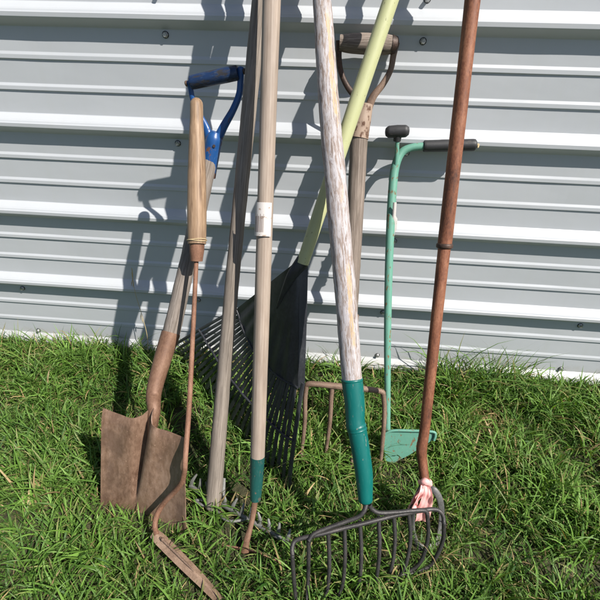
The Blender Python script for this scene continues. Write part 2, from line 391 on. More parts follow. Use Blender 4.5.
# ================================================================== TOOLS
# ---- square shovel with blue D grip
BL, BR = at(101, 505, Z=-.004), at(186, 537, Z=-.004)
TL, TR = at(102, 409, Y=BL.y+.055), at(184, 440, Y=BR.y+.065)
base = (BL+BR)/2
sh = thing('square_shovel', base, 'rusty square mouth shovel with grey shaft and chipped blue D grip', 'shovel')
nrm = (BR-BL).cross(TL-BL).normalized()
if nrm.dot(CAM-base) < 0: nrm = -nrm
def sh_fn(u, vv):
    # u across, vv up; a dished blade with a rolled top edge and a raised frog for the socket
    Lp = BL.lerp(TL, vv); Rp = BR.lerp(TR, vv); p = Lp.lerp(Rp, u); c = (u-.52)/.5
    dish = -.020*(1-c*c)                                    # middle lies back
    gv_ = max(0, min(1, (vv-.10)/.85)); gc = .36+.12*gv_**1.5; gw = .016+.042*gv_
    frog = .016*math.exp(-((u-gc-.13)/.12)**2)*gv_**.8 + .010*math.exp(-((u-gc+.14)/.11)**2)*gv_ - .036*math.exp(-abs((u-gc)/gw)**1.6)*min(1, gv_*3.2)
    top = 0
    k = max(0, (vv-.86)/.14)
    up = (TL-BL).normalized()
    tl = -.012*math.sin(math.pi*min(1, max(0, u/.42))) if u < .42 else (-.010*math.sin(math.pi*min(1, max(0, (u-.58)/.42))) if u > .58 else .02*math.cos((u-.5)/.16*math.pi))
    roll = -.006*k*k
    bow = .004*math.sin(u*9+1)*(1-vv)
    return p + nrm*(dish+frog+roll) + up*(tl*k+bow)
grid_plate('blade', sh_fn, 48, 40, .0022, M['shovel_rust'], sh, F=frame_of(BL, TL))
neck = sh_fn(.49, .95) - nrm*.004
SG = at(210, 160, Y=-.235)
fer_top = at(171, 333, Y=neck.y+(SG.y-neck.y)*.42)
midn = at(154, 392, Y=neck.y+(fer_top.y-neck.y)*.30)
low = sh_fn(.46, .60)-nrm*.022
tube('socket', [low, neck, midn, at(163, 358, Y=neck.y+(fer_top.y-neck.y)*.70), fer_top], [rad(neck, 2.5), rad(neck, 6.2), rad(midn, 7.6), rad(midn, 8.9), rad(fer_top, 9.3)], M['socket_rust'], sh, 28, 10)
tube('shaft', [fer_top+(fer_top-SG).normalized()*.03, fer_top.lerp(SG, .35)+Vector((.002, 0, 0)), SG], [rad(fer_top, 8.6), rad(fer_top, 8.0), rad(SG, 7.2)], M['grey_wood'], sh, 32, 26, rough=.05, seed=2)
GL, GR = at(189.5, 83, Y=-.19), at(241, 72, Y=-.19)
gs = at(207, 176, Y=-.240); gj = at(214, 140, Y=-.222)
tube('grip_socket', [gs, at(209, 166, Y=-.236), gj, at(216, 132, Y=-.219)], [rad(gs, 8.6), rad(gs, 8.2), rad(gs, 8.0), rad(gs, 4.5)], M['blue'], sh, 24, 6)
tube('grip_arm', [at(214, 148, Y=-.222), at(223, 128, Y=-.214), at(233, 110, Y=-.205), at(239, 95, Y=-.196), at(240.5, 82, Y=-.191), GR+Vector((0, 0, .006))], [.014, .0115, .0095, .009, .0085, .0095], M['blue'], sh, 20, 8, flat=(1.0, .75), dome=(0, .8))
tube('grip_arm', [at(211, 148, Y=-.222), at(207, 130, Y=-.206), at(199, 114, Y=-.192), at(193, 100, Y=-.188), at(190.5, 88, Y=-.188), GL], [.014, .0105, .0085, .0075, .0075, .0085], M['blue'], sh, 20, 8, flat=(1.0, .75), dome=(0, .8))
tube('grip_bar', [GL.lerp(GR, .03), GL.lerp(GR, .08), GL.lerp(GR, .5), GL.lerp(GR, .90), GL.lerp(GR, .95)], [.0155, .0178, .0185, .0185, .0165], M['blue_grip'], sh, 28, 6, rough=.02)
dgr = (GR-GL).normalized()
tube('rivet', [GR+dgr*.006, GR+dgr*.0105], .0075, M['dark_iron'], sh, 14, dome=(0, .5))
tube('rivet', [GL-dgr*.006, GL-dgr*.0095], .0075, M['tine_rust'], sh, 14, dome=(0, .5))
tube('rivet', [at(214, 146, Y=-.245), at(214, 146, Y=-.2485)], .004, M['dark_iron'], sh, 10)

# ---- grass whip (wooden grip, thin rusty rod, flat blade on the grass)
we = at(215, 594, Z=.030); ws = at(157, 536, Z=.055)
wh = thing('grass_whip', at(186, 566, Z=0), 'thin rusty rod weeding tool with worn wooden grip leaning on the shovel', 'weeding tool')
Hb, Ht = at(197, 244, Y=-.412), at(196.5, 105, Y=-.232)
tube('grip', [Hb, Hb.lerp(Ht, .3), Hb.lerp(Ht, .6), Hb.lerp(Ht, .85), Ht], [rad(Hb, 9.0), rad(Hb, 9.6), rad(Ht, 9.2), rad(Ht, 8.0), rad(Ht, 6.6), rad(Ht, 6.4)], M['whip_wood'], wh, 28, 12, rough=.025, dome=(0, 1.1), seed=5)
fe = at(196.5, 261, Y=-.43)
tube('ferrule', [Hb+(Ht-Hb)*.02, Hb.lerp(fe, .4), fe], [rad(Hb, 7.6), rad(Hb, 7.2), rad(Hb, 6.0)], M['rod_rust'], wh, 24, 5)
dd = (Ht-Hb).normalized()
for q in (0, .0032):
    ring = []
    Fq = frame_of(Hb, Ht)
    for k in range(17):
        a = k/16*2*math.pi; ring.append(Fq @ Vector((math.cos(a)*rad(Hb, 9.6), math.sin(a)*rad(Hb, 9.6), .008+q+.0015*math.sin(a*2+q*900))))
    tube('string', ring, .0012, M['string'], wh, 6, 2, A=Hb, B=Ht)
def blade_y(px, py):
    u = (px-101)/(186-101); yb = BL.y+(BR.y-BL.y)*u; tb = 505+(537-505)*u; tt_ = 409+(440-409)*u
    yt = TL.y+(TR.y-TL.y)*u; return yb+(yt-yb)*(tb-py)/(tb-tt_)
rp = [fe+dd*.01, at(193.5, 320, Y=-.53), at(189.5, 400, Y=-.655), at(185.5, 455, Y=blade_y(185.5, 455)-.016), at(184, 474, Y=blade_y(184, 474)-.015), at(179.5, 486, Y=blade_y(179.5, 486)-.014), at(164, 503, Y=blade_y(164, 503)-.012), at(156.5, 516, Y=blade_y(156, 516)-.028), at(155, 527, Z=.066), ws+Vector((0, 0, .006))]
tube('rod', rp, [.0062, .0062, .0068, .0068, .0072, .0072, .0075, .0075, .0072, .007], M['rod_rust'], wh, 14, 8, rough=.05)
dw = (we-ws).normalized(); side = dw.cross(Vector((0, 0, 1))).normalized()
def wb(u, vv):
    p = (ws-dw*.012).lerp(we+dw*.02, vv); wdt = .024*(1-.45*vv**3)*(.8+.2*min(1, vv*10)); tip = .010*max(0, vv-.75)
    return p+side*((u-.5)*wdt*1.25)+Vector((0, 0, 1))*(.010*(1-abs(u-.5)*2)-.002)+side*tip
M['whip_steel'] = rust('whip_steel', (.13, .08, .055), (.25, .165, .115), (.36, .25, .18), .15, .6, 70)
grid_plate('blade', wb, 8, 26, .003, M['whip_steel'], wh)
tube('rib', [ws.lerp(we, .08)+Vector((0, 0, .011)), ws.lerp(we, .5)+Vector((0, 0, .012)), ws.lerp(we, .66)+Vector((0, 0, .009))], [.0035, .003, .0015], M['tine_rust'], wh, 10, 5, dome=(1, 1))
tube('rivet', [ws.lerp(we, .12)+Vector((0, 0, .012)), ws.lerp(we, .12)+Vector((0, 0, .017))], .0048, M['tine_rust'], wh, 12, dome=(0, .5))

def extend(A, B, ystop):
    d = B-A; t = (ystop-A.y)/d.y; return A+d*t

# ---- rake with grey handle (head lies in the grass)
hb = at(213, 506, Z=.020); h1 = at(260.5, 0, Y=-.14); ht = extend(hb, h1, -.045)
rk = thing('garden_rake', hb, 'steel rake with weathered grey handle, its silver head lost in grass', 'rake')
tube('handle', [hb, hb.lerp(ht, .25)+Vector((-.004, 0, 0)), hb.lerp(ht, .5)+Vector((-.005, 0, 0)), ht], [rad(hb, 8.0), rad(at(230, 380, Y=-.6), 7.5), rad(at(247, 180, Y=-.35), 7.3), .0205], M['rake_wood'], rk, 28, 40, rough=.035, seed=4, dome=(.15, .6))
rl, rr2 = at(190, 486, Z=.03), at(287, 542, Z=.022)
tube('head_bar', [rl, rl.lerp(rr2, .3), rr2], .0062, M['silver'], rk, 10, 6, flat=(1, 1.6))
rd = (rr2-rl).normalized(); bk = Vector((-rd.y, rd.x, 0))
for k in range(12):
    p = rl.lerp(rr2, (k+.1)/11.2); hgt = .042+.006*random.uniform(-1, 1)
    tube('tine', [p, p+Vector((.004, 0, hgt*.5))+bk*.004, p+Vector((.002+.012*random.uniform(-1, 1), 0, hgt*.95))+bk*.016], [.0052, .0046, .0022], M['silver'], rk, 8, 5, flat=(1.3, .8))
tube('socket', [hb-(ht-hb).normalized()*.02+Vector((.014, -.005, -.005)), at(220, 494, Z=.05)+Vector((.004, 0, 0)), at(224, 478, Z=.085), ], [.0085, .009, .004], M['silver'], rk, 10, 5, flat=(1.3, .5))
for s_ in (-1, 1): tube('brace', [hb+Vector((.01, -.01, .0)), hb+rd*s_*.06+Vector((0, -.02, .008)), rl.lerp(rr2, .25 if s_ < 0 else .62)], .0045, M['silver'], rk, 8, 6)

# ---- hoe with beige handle
cb = at(255.5, 499, Z=.11); c1 = at(271.5, 0, Y=-.255)
ctop = extend(cb, c1, -.12)
ho = thing('garden_hoe', at(250, 548, Z=0), 'garden hoe with smooth beige wooden handle, paper sticker and green ferrule', 'hoe')
cf = cb.lerp(ctop, 0).lerp(at(257.5, 457, Y=cb.y+(c1.y-cb.y)*.085), 1)
tube('handle', [cf, cf.lerp(ctop, .3), cf.lerp(ctop, .6), ctop], [rad(cf, 7.2), rad(at(260, 380, Y=-.65), 8.0), rad(at(267, 120, Y=-.35), 8.3), .0225], M['beige_wood'], ho, 32, 30, rough=.008, dome=(0, .6), seed=6)
tube('ferrule', [cb, cb.lerp(cf, .3), cf+(ctop-cf).normalized()*.004], [rad(cb, 5.4), rad(cb, 6.2), rad(cf, 7.4)], M['green_tube'], ho, 26, 6)
tube('neck', [cb.lerp(cf, .15), at(253.5, 512, Z=.085), at(250.5, 527, Z=.058), at(246.5, 541, Z=.032), at(244.5, 552, Z=.006)], [.0095, .0078, .0070, .0095, .012], M['socket_rust'], ho, 16, 8, flat=(1, .7), rough=.05)
h0, h9 = at(222, 545, Z=.018), at(287, 566, Z=.018)
def hb_fn(u, vv): p = h0.lerp(h9, u); return p+Vector((0, .010*math.sin(u*math.pi), 0))+Vector((0, .012, -.045))*vv
grid_plate('blade', hb_fn, 14, 4, .003, M['rod_rust'], ho)
# sticker wrapped round the handle
Fh = frame_of(cf, ctop); Lh = (ctop-cf).length
def on_handle(px, py):           # distance along the handle whose image row is py
    best = min((abs((lambda p: 300-FPX*((p-CAM).dot(UP))/((p-CAM).dot(FWD)))(cf.lerp(ctop, t/2000))-py), t/2000) for t in range(2001)); return best[1]*Lh
s0, s1 = on_handle(0, 236), on_handle(0, 203)
Rh = .0248
lab = grid_plate('sticker', lambda u, vv: Fh @ Vector((math.cos(-math.pi*(.86-.62*u))*Rh*1.0, math.sin(-math.pi*(.86-.62*u))*Rh, s0+(s1-s0)*vv)), 16, 12, .0004, M['paper'], ho)
for k in range(13):
    a = (k+.6)/14; z_a, z_b = s0+(s1-s0)*.12, s0+(s1-s0)*(.60 if k % 4 else .66)
    wv = random.choice((.010, .018, .028))
    grid_plate('printed_bar', lambda u, vv, a=a, wv=wv, z_a=z_a, z_b=z_b: Fh @ Vector((math.cos(-math.pi*(.82-.36*a-wv*u*.5))*(Rh+.0004), math.sin(-math.pi*(.82-.36*a-wv*u*.5))*(Rh+.0004), z_a+(z_b-z_a)*vv)), 1, 3, .0002, M['ink'], lab)

# ---- leaf rake
T0, T1 = at(289, 492, Z=.0), at(173, 346, Y=-.062)
apx = at(303, 262, Y=-.36)
lr = thing('leaf_rake', (T0+T1)/2, 'black plastic leaf rake with pale yellow pole, its fan standing against the wall', 'leaf rake')
l1 = at(391, 0, Y=-.155); ltop = extend(apx, l1, -.04)
tube('pole', [apx-(ltop-apx).normalized()*.004, apx.lerp(ltop, .4)+Vector((0, 0, .003)), ltop], [rad(apx, 6.3), .0195, .019], M['pole_yellow'], lr, 28, 16, dome=(0, .5))
A0, A1 = at(298, 388, Y=-.475), at(237, 309, Y=-.235)     # ends of the solid palm
apR, apL = at(298, 264, Y=-.362), at(294.5, 263, Y=-.370)
Fn = (A0-apx).cross(A1-apx).normalized()
if Fn.dot(CAM-apx) < 0: Fn = -Fn
def palm(u, vv):
    a = apR.lerp(apL, u); e = A0.lerp(A1, u)
    d_ = (e-apx).normalized()
    e = e + d_*(.045*math.sin(math.pi*u))
    fold = .0022*math.cos(u*math.pi*14)*min(1, max(0, (vv-.45)/.4))-.004*math.exp(-(u/.05)**2)
    return a.lerp(e, vv)+Fn*(fold+.012*math.sin(math.pi*u)*vv)
grid_plate('palm', palm, 40, 24, .0035, M['black_plastic'], lr)
tube('palm_rim', [palm(u/12, 1.0)+Fn*.002 for u in range(13)], .0042, M['black_plastic'], lr, 8, 3)
def flange(u, vv): p = palm(0, vv); return p+Vector((.024, .004, -.002 + .012*vv))*u*(1.05-.25*vv)
grid_plate('side_flange', flange, 3, 16, .003, M['black_plastic'], lr)
tube('pole_socket', [apx+(ltop-apx).normalized()*.006, palm(.42, .12)+Fn*.004, palm(.52, .45)+Fn*.002], [rad(apx, 7.4), rad(apx, 5.5), .003], M['black_plastic'], lr, 18, 6, flat=(1, .6))
NT = 27
tip_curve = lambda u: T0.lerp(T1, u)+(T0.lerp(T1, u)-apx).normalized()*(.05*math.sin(math.pi*u))*.3
xb = []
for k in range(NT):
    u = k/(NT-1); a = palm(u, .985) if k else flange(.7, .97); e = tip_curve(u); L = (e-a)
    e2 = e if k else e
    mid = a.lerp(e, .5)+Fn*.006
    xb.append(a.lerp(e, .50)+Fn*.010)
    hook = e+Vector((-.008, 0, 0))-Fn*.035
    pts = [a, mid, a.lerp(e, .88)+Fn*.004, e+Fn*(-.006), hook]
    wv = (T1-T0).normalized()
    cur = catmull(pts, 6)
    hw = .0092 if k else .0085
    def tf(uu, vv, cur=cur, hw=hw, wv=wv):
        x = vv*(len(cur)-1); i = min(int(x), len(cur)-2); p = cur[i].lerp(cur[i+1], x-i); tp = hw*(.78+.22*vv)*(1-.35*vv**3)
        return p+wv*(uu-.5)*2*tp+Fn*(.002*(1-abs(uu-.5)*2))
    grid_plate('tine', tf, 2, 20, .0026 if k else .006, M['black_plastic'], lr)
tube('cross_band', [p+Fn*.003 for p in xb], .0042, M['black_plastic'], lr, 8, 3, flat=(1, 1))

# ---- digging fork
sL, sR = at(306.5, 384, Y=-.425), at(383.5, 392, Y=-.405)
fk = thing('digging_fork', at(345, 468, Z=0), 'old digging fork with wooden D handle and brown pitted tines', 'garden fork')
hub = sL.lerp(sR, .52)+Vector((0, .004, .012))
FG = at(364, 112, Y=-.085); FS = at(359, 138, Y=-.105)
ftop = FS
tube('shaft', [hub.lerp(ftop, .12), hub.lerp(ftop, .5)+Vector((-.001, 0, 0)), ftop+(ftop-hub).normalized()*.05], [rad(FS, 7.2), rad(FS, 8.2), rad(FS, 8.8)], M['fork_wood'], fk, 28, 26, rough=.04, seed=9)
tube('socket', [hub, hub.lerp(ftop, .08), hub.lerp(ftop, .3)], [.014, .022, .0265], M['tine_rust'], fk, 22, 6)
P1, P2 = at(339, 43, Y=-.050), at(396, 45, Y=-.048)
tube('strap_socket', [FS-(ftop-hub).normalized()*.0, FS.lerp(FG, .6), at(366, 104, Y=-.079)], [rad(FS, 9.6), rad(FS, 8.6), rad(FS, 7.0)], M['flaking'], fk, 24, 8, rough=.03)
tube('strap', [at(367, 112, Y=-.085), at(373, 97, Y=-.076), at(383, 84, Y=-.066), at(390.5, 70, Y=-.058), at(393.5, 55, Y=-.051), P2+Vector((.0, 0, .006))], [.0125, .0105, .009, .008, .0085, .010], M['tine_rust'], fk, 16, 8, flat=(1, .7))
tube('strap', [at(364, 112, Y=-.088), at(356, 98, Y=-.080), at(347, 86, Y=-.070), at(341, 72, Y=-.061), at(339, 57, Y=-.055), P1+Vector((0, 0, .006))], [.0125, .0095, .008, .0075, .0075, .009], M['dark_iron'], fk, 16, 8, flat=(1, .7))
tube('grip', [P1.lerp(P2, .01), P1.lerp(P2, .2), P1.lerp(P2, .5), P1.lerp(P2, .8), P1.lerp(P2, .93)], [.020, .0245, .0265, .0255, .0225], M['fork_wood'], fk, 26, 10, rough=.02, seed=3)
tube('grip_cap', [P1.lerp(P2, .925), P1.lerp(P2, 1.0)], [.0245, .0215], M['dark_iron'], fk, 22, dome=(0, .35))
tube('shoulder', [sL+Vector((0, 0, -.012)), sL+Vector((.004, 0, -.001)), sL.lerp(sR, .12)+Vector((0, 0, .004)), sL.lerp(sR, .5)+Vector((0, 0, .004)), sL.lerp(sR, .88)+Vector((0, 0, .004)), sR+Vector((-.004, 0, -.001)), sR+Vector((0, 0, -.012))], [.0078, .0088, .009, .011, .009, .0088, .0078], M['tine_rust'], fk, 14, 6, flat=(1, 1))
for (u, pts) in ((0, [(305, 400), (304.5, 425), (299.5, 470)]), (.33, [(331, 400), (329.5, 425), (323.5, 468)]), (.67, [(356, 404), (355, 430), (350, 478)]), (1, [(384.5, 410), (383, 437), (379, 478)])):
    p0 = sL.lerp(sR, u)+Vector((0, 0, -.006)); yb = at(*pts[-1], Z=-.02)
    q = [p0]+[at(a, b2, Y=p0.y+(yb.y-p0.y)*((b2-pts[0][1]+14)/(pts[-1][1]-pts[0][1]+14))) for a, b2 in pts[:-1]]+[yb]
    tube('tine', q, [.0085, .0082, .0075, .0055], M['tine_rust'], fk, 10, 8, flat=(.95, 1.05), rough=.04)

# ---- green edging tool with T grips
gb = at(388, 440, Z=.085)
ge = thing('edging_tool', at(405, 455, Z=0), 'mint green step-on edging tool with black rubber grips', 'edging tool')
gy = lambda py: gb.y+(-.045-gb.y)*min(1, (440-py)/292)**.92
gp = [at(387.5, 442, Y=gy(440)), at(387.5, 400, Y=gy(400)), at(387.5, 340, Y=gy(340)), at(388.5, 280, Y=gy(280)), at(390.5, 225, Y=gy(225)), at(392.5, 190, Y=gy(190)), at(395, 168, Y=gy(168)), at(400.5, 154, Y=gy(154)), at(410, 148, Y=gy(149)), at(426, 146, Y=gy(148))]
tube('tube', gp, [.0095, .0100, .0115, .0125, .0135, .0135, .0135, .0125, .0115, .0115], M['mint'], ge, 20, 10, rough=.015)
gg0, gg1 = gp[-1], at(475, 145, Y=gy(146)-.004)
tube('hand_grip', [gg0-Vector((.006, 0, 0)), gg0.lerp(gg1, .04), gg0.lerp(gg1, .5), gg0.lerp(gg1, .95), gg1], [.0165, .0172, .0178, .0175, .015], M['black_rubber'], ge, 24, 8, dome=(.2, .4), rough=.02)
tube('grip_hole', [gg1+Vector((.002, -.004, 0)), gg1+Vector((.0085, -.009, 0))], .006, M['string'], ge, 12)
ks = at(397.5, 137, Y=-.062)
tube('stem', [at(393, 190, Y=gy(190)+.014), at(396.5, 158, Y=-.072), ks], [.006, .0062, .0065], M['mint'], ge, 12, 6)
kk0, kk1 = at(386.5, 132, Y=-.060), at(408, 131, Y=-.064)
tube('knob', [kk0, kk0.lerp(kk1, .12), kk0.lerp(kk1, .5), kk0.lerp(kk1, .88), kk1], [.013, .0175, .0185, .0175, .013], M['black_rubber'], ge, 22, 6, dome=(.35, .35), flat=(1, .9))
tube('knob_collar', [ks-Vector((0, 0, .012)), ks+Vector((0, 0, .008))], [.011, .013], M['black_rubber'], ge, 16)
# torn white label on the tube
def tl_fn(u, vv):
    c = at(391.6+vv*2, 234-vv*33, Y=gy(217)); w = .010*(1 if .15 < vv < .55 else .55)
    return c+Vector(((u-.35)*w*2+.001, -.0142+abs(u-.4)*.008, 0))
grid_plate('torn_label', tl_fn, 4, 12, .0006, M['paper'], ge)
po = [(384.5, 433), (392, 429.5), (410, 429.5), (432, 430.5), (435, 434), (433.5, 439), (425, 445), (408, 455.5), (397, 461), (391, 464), (385, 460), (383.5, 445)]
def plate_pt(px, py):            # the plate leans like the tube
    return at(px, py, Y=gb.y-.006-(py-440)*.0012)
pn = (plate_pt(433, 431)-plate_pt(385, 433)).cross(plate_pt(390, 462)-plate_pt(385, 433))
prism('foot_plate', [plate_pt(*q) for q in po], pn, .004, M['mint'], ge)
tube('plate_rim', [plate_pt(*q)+Vector((0, -.006, .001)) for q in po[:6]], .0045, M['mint'], ge, 10, 4)

# ---- rusty pipe handle with stirrup hoe head and pink ribbon
rb = at(425, 482, Z=.16)
ph = thing('stirrup_hoe', at(430, 535, Z=0), 'stirrup hoe with long rust brown pipe handle and grey loop head', 'hoe')
r1 = at(472.5, 0, Y=-.175); rk_ = at(423.2, 447, Y=-.545); jn = at(444.5, 246, Y=-.36)
rtop = extend(jn, r1, -.045)
tube('upper_pipe', [jn, jn.lerp(rtop, .5), rtop], [rad(jn, 7.0), rad(r1, 7.4), .022], M['pipe_rust'], ph, 26, 16, dome=(0, .3), rough=.008)
tube('lower_pipe', [rb, at(422.6, 463, Y=-.625), at(421.6, 449, Y=-.607), at(424.5, 430, Y=-.582), at(431, 370, Y=-.506), at(438, 305, Y=-.428), jn+(rtop-jn).normalized()*.004], [rad(rb, 4.6), rad(rb, 4.8), rad(rb, 5.3), rad(rb, 5.0), rad(rb, 5.4), rad(jn, 5.8), rad(jn, 6.2)], M['pipe_rust'], ph, 22, 10, rough=.02, seed=8)
tube('collar', [jn-(rtop-jn).normalized()*.003, jn+(rtop-jn).normalized()*.004], rad(jn, 8.2), M['dark_iron'], ph, 24, dome=(.3, .3))
lp = [at(424.5, 478, Y=rb.y+.008), at(428, 487, Y=rb.y-.003), at(435, 491, Y=rb.y-.012), at(440.5, 502, Y=rb.y-.022), at(441.5, 520, Y=rb.y-.04), at(438, 540, Z=.010), at(428, 548, Z=.002), at(417, 544, Z=.004), at(412, 527, Y=rb.y-.045), at(413, 508, Y=rb.y-.03), at(419, 494, Y=rb.y-.012), at(424, 482, Y=rb.y+.002)]
M['hoe_steel'] = rust('hoe_steel', (.07, .07, .07), (.13, .128, .125), (.20, .19, .18), .35, .5, 90)
tube('stirrup', lp, .0095, M['hoe_steel'], ph, 12, 6, flat=(1.0, .35))
# ribbon tied on
rbn = thing('pink_ribbon', at(425, 486, Y=rb.y-.01), 'faded pink plastic ribbon tied round the bottom of the rusty pipe', 'ribbon')
tube('knot', [at(420.5, 483, Y=rb.y-.010), at(425, 481, Y=rb.y-.016), at(430, 484, Y=rb.y-.010)], [.006, .0105, .007], M['pink'], rbn, 14, 6, rough=.3, dome=(.6, .6))
Fr = frame_of(rb, at(422.6, 463, Y=-.625))
tube('wrap', [Fr @ Vector((math.cos(k/12*2*math.pi)*.0145, math.sin(k/12*2*math.pi)*.0145, .002*math.sin(k*1.3)-.001)) for k in range(13)], .0058, M['pink'], rbn, 8, 2, flat=(1, 1), rough=.1)
def tail(name, pts, w, tw):
    cur = catmull([at(a, b2, Y=rb.y-.018-d_) for a, b2, d_ in pts], 6)
    def fn(u, vv):
        x = vv*(len(cur)-1); i = min(int(x), len(cur)-2); p = cur[i].lerp(cur[i+1], x-i)
        ww = w[0]+(w[1]-w[0])*min(1, vv*1.6); a_ = tw*vv+.3
        fold = .0030*math.sin(u*math.pi*2.2+vv*2)+.0014*math.sin(u*17+vv*9)+.0016*math.sin(vv*16-u*5)
        return p+Vector((math.cos(a_), math.sin(a_), .15))*(u-.5)*ww+Vector((0, -1, .3))*fold
    grid_plate(name, fn, 14, 26, .0007, M['pink'], rbn)
tail('tail', [(424, 484, 0), (418, 494, .012), (413, 503, .014), (409.5, 509, .01)], (.016, .036), .5)
tail('tail', [(426, 484, 0), (427, 496, .012), (424.5, 508, .016), (422, 521, .012)], (.018, .040), -.3)
tail('tail', [(423, 484, 0), (421, 494, .02), (415, 504, .024), (417, 508, .02)], (.012, .028), .8)

# ---- big hooked rake in front
JN = at(367.5, 506, Z=.215)
br_ = thing('hooked_rake', at(370, 580, Z=0), 'heavy ten-tine iron rake with peeling white handle and teal ferrule', 'rake')
b1 = at(322, 0, Y=-.13)
fb = at(365.5, 500, Y=JN.y+.004); ft = at(352, 379.5, Y=JN.y+(b1.y-JN.y)*.235)
btop = extend(ft, b1, -.045)
tube('handle', [ft-(btop-ft).normalized()*.01, at(345, 290, Y=ft.y+(b1.y-ft.y)*.235), at(337.3, 200, Y=ft.y+(b1.y-ft.y)*.47), at(328.5, 100, Y=ft.y+(b1.y-ft.y)*.74), b1, btop], [rad(ft, 10.0), rad(at(345, 290, Y=-.56), 11.4), rad(at(337, 200, Y=-.43), 11.3), rad(at(328, 100, Y=-.28), 10.6), rad(b1, 9.2), .026], M['peeling'], br_, 40, 30, rough=.05, seed=1, dome=(0, .5), A=ft, B=b1)
tube('ferrule', [fb, fb.lerp(ft, .25)+Vector((.0035, 0, 0)), at(357.5, 432, Y=fb.y+(ft.y-fb.y)*.555), at(355.5, 424, Y=fb.y+(ft.y-fb.y)*.62), fb.lerp(ft, .8), ft], [rad(fb, 7.2), rad(fb, 8.8), rad(fb, 9.3), rad(fb, 9.7), rad(ft, 9.5), rad(ft, 10.2), rad(ft, 10.6)], M['teal'], br_, 32, 10, rough=.006, dome=(.5, 0))
tube('ferrule_crease', [at(357.6, 432, Y=fb.y+(ft.y-fb.y)*.555).lerp(at(355.8, 423.5, Y=fb.y+(ft.y-fb.y)*.625), t) for t in (0, .3, .5, .7, 1)], [rad(fb, 9.0), rad(fb, 10.1), rad(fb, 9.2), rad(fb, 10.2), rad(fb, 9.0)], M['teal'], br_, 28, 4)
tube('ferrule_band', [ft-(btop-ft).normalized()*.004, ft+(btop-ft).normalized()*.001], rad(ft, 10.9), M['teal'], br_, 32, dome=(.1, .1))
# each tine as photographed: start at the crossbar, belly, sweep, tip
TN = [[(292.3, 556), (293.5, 575), (295, 592), (297, 608)], [(308.6, 539), (308.5, 560), (308, 583), (306, 606)], [(328, 532), (329.3, 558), (328.3, 584), (324, 600)],
      [(344.3, 527), (345, 556), (343, 582), (338.5, 596)], [(359.6, 522), (361.3, 550), (360, 577), (355.5, 592)], [(378.5, 517.5), (379.5, 548), (377, 575), (373, 587)],
      [(393.4, 514.8), (395, 541), (391.5, 568), (385.5, 582)], [(408.3, 513), (410.5, 538), (406, 564), (398.5, 577)], [(427.2, 514), (428, 537), (421.5, 560), (410, 571), (388, 580)], [(444, 523), (443, 540), (436, 557), (427, 567.5), (407, 575)]]
ZT = [.172, .115, .055, .022, .016]
for k in range(10):
    zs = ZT[:len(TN[k])] if k not in (0, 9) else [.155, .105, .055, .022, .016][:len(TN[k])]
    pts = [at(*p, Z=z) for p, z in zip(TN[k], zs)]
    if 0 < k < 9: pts[0] = pts[0]+Vector((0, 0, .003))
    tube('tine', pts, [.0054, .0053, .0051, .0047, .0032], M['rake_iron'], br_, 12, 10, rough=.03, dome=(.6, 1))
CB = [(292.3, 557, .153), (292, 549, .163), (295, 542.5, .170), (303, 539.5, .175), (314, 537.3, .178), (328, 534, .18), (345, 529.5, .182), (360, 526, .184), (378.5, 521.3, .186), (393.5, 517.5, .186), (408.5, 514.5, .186), (426.5, 511.3, .182), (436, 511, .178), (441.5, 514, .171), (443.8, 519.5, .161), (444, 525, .153)]
tube('crossbar', [at(a, b_, Z=z)+Vector((0, .004, 0)) for a, b_, z in CB], .0054, M['rake_iron'], br_, 14, 6, rough=.02)
bow = [at(366, 503, Z=.225), at(364, 509, Z=.218), at(358.5, 515, Z=.207), at(345, 520, Z=.198), at(328, 526, Z=.19), at(314, 532, Z=.183), at(308.8, 539, Z=.174)]
tube('bow', [p+Vector((0, -.006, .002)) for p in bow], [.0070, .0058, .0053, .0053, .0053, .0053, .0052], M['rake_iron'], br_, 14, 8, rough=.02)
bow = [at(369, 503, Z=.225), at(371.5, 507, Z=.216), at(379, 511, Z=.206), at(395, 510.5, Z=.198), at(412, 509, Z=.194), at(424, 508.8, Z=.188), at(427, 513, Z=.178)]
tube('bow', [p+Vector((0, -.006, .002)) for p in bow], [.0070, .0058, .0053, .0053, .0053, .0053, .0052], M['rake_iron'], br_, 14, 8, rough=.02)

# ---- dry stalk against the wall
st = thing('dry_stalk', at(148, 352, Z=0), 'thin dry straw-coloured seed stalk standing against the wall', 'dry stalk')
m, nt, bs = new_mat('straw'); bs.inputs['Base Color'].default_value = (.42, .33, .17, 1); bs.inputs['Roughness'].default_value = .7
tube('stem', [at(148, 352, Y=-.07), at(147, 335, Y=-.065), at(142, 315, Y=-.055), at(135, 292, Y=-.045), at(131.5, 268, Y=-.04)], [.0014, .0013, .0011, .0008], m, st, 6, 6)
sh_ = []
for (px, py, L) in ((132, 268, 10), (133, 274, 9), (131.5, 272, 8), (134, 281, 6), (141, 313, 7), (142, 318, 5), (132.5, 279, 7)):
    a = at(px, py, Y=-.043); b2 = at(px+random.uniform(-1.6, 1.6), py+L, Y=-.043)
    tube('seed_head', [a, a.lerp(b2, .5), b2], [.0004, .0022, .0005], m, st, 6, 3)

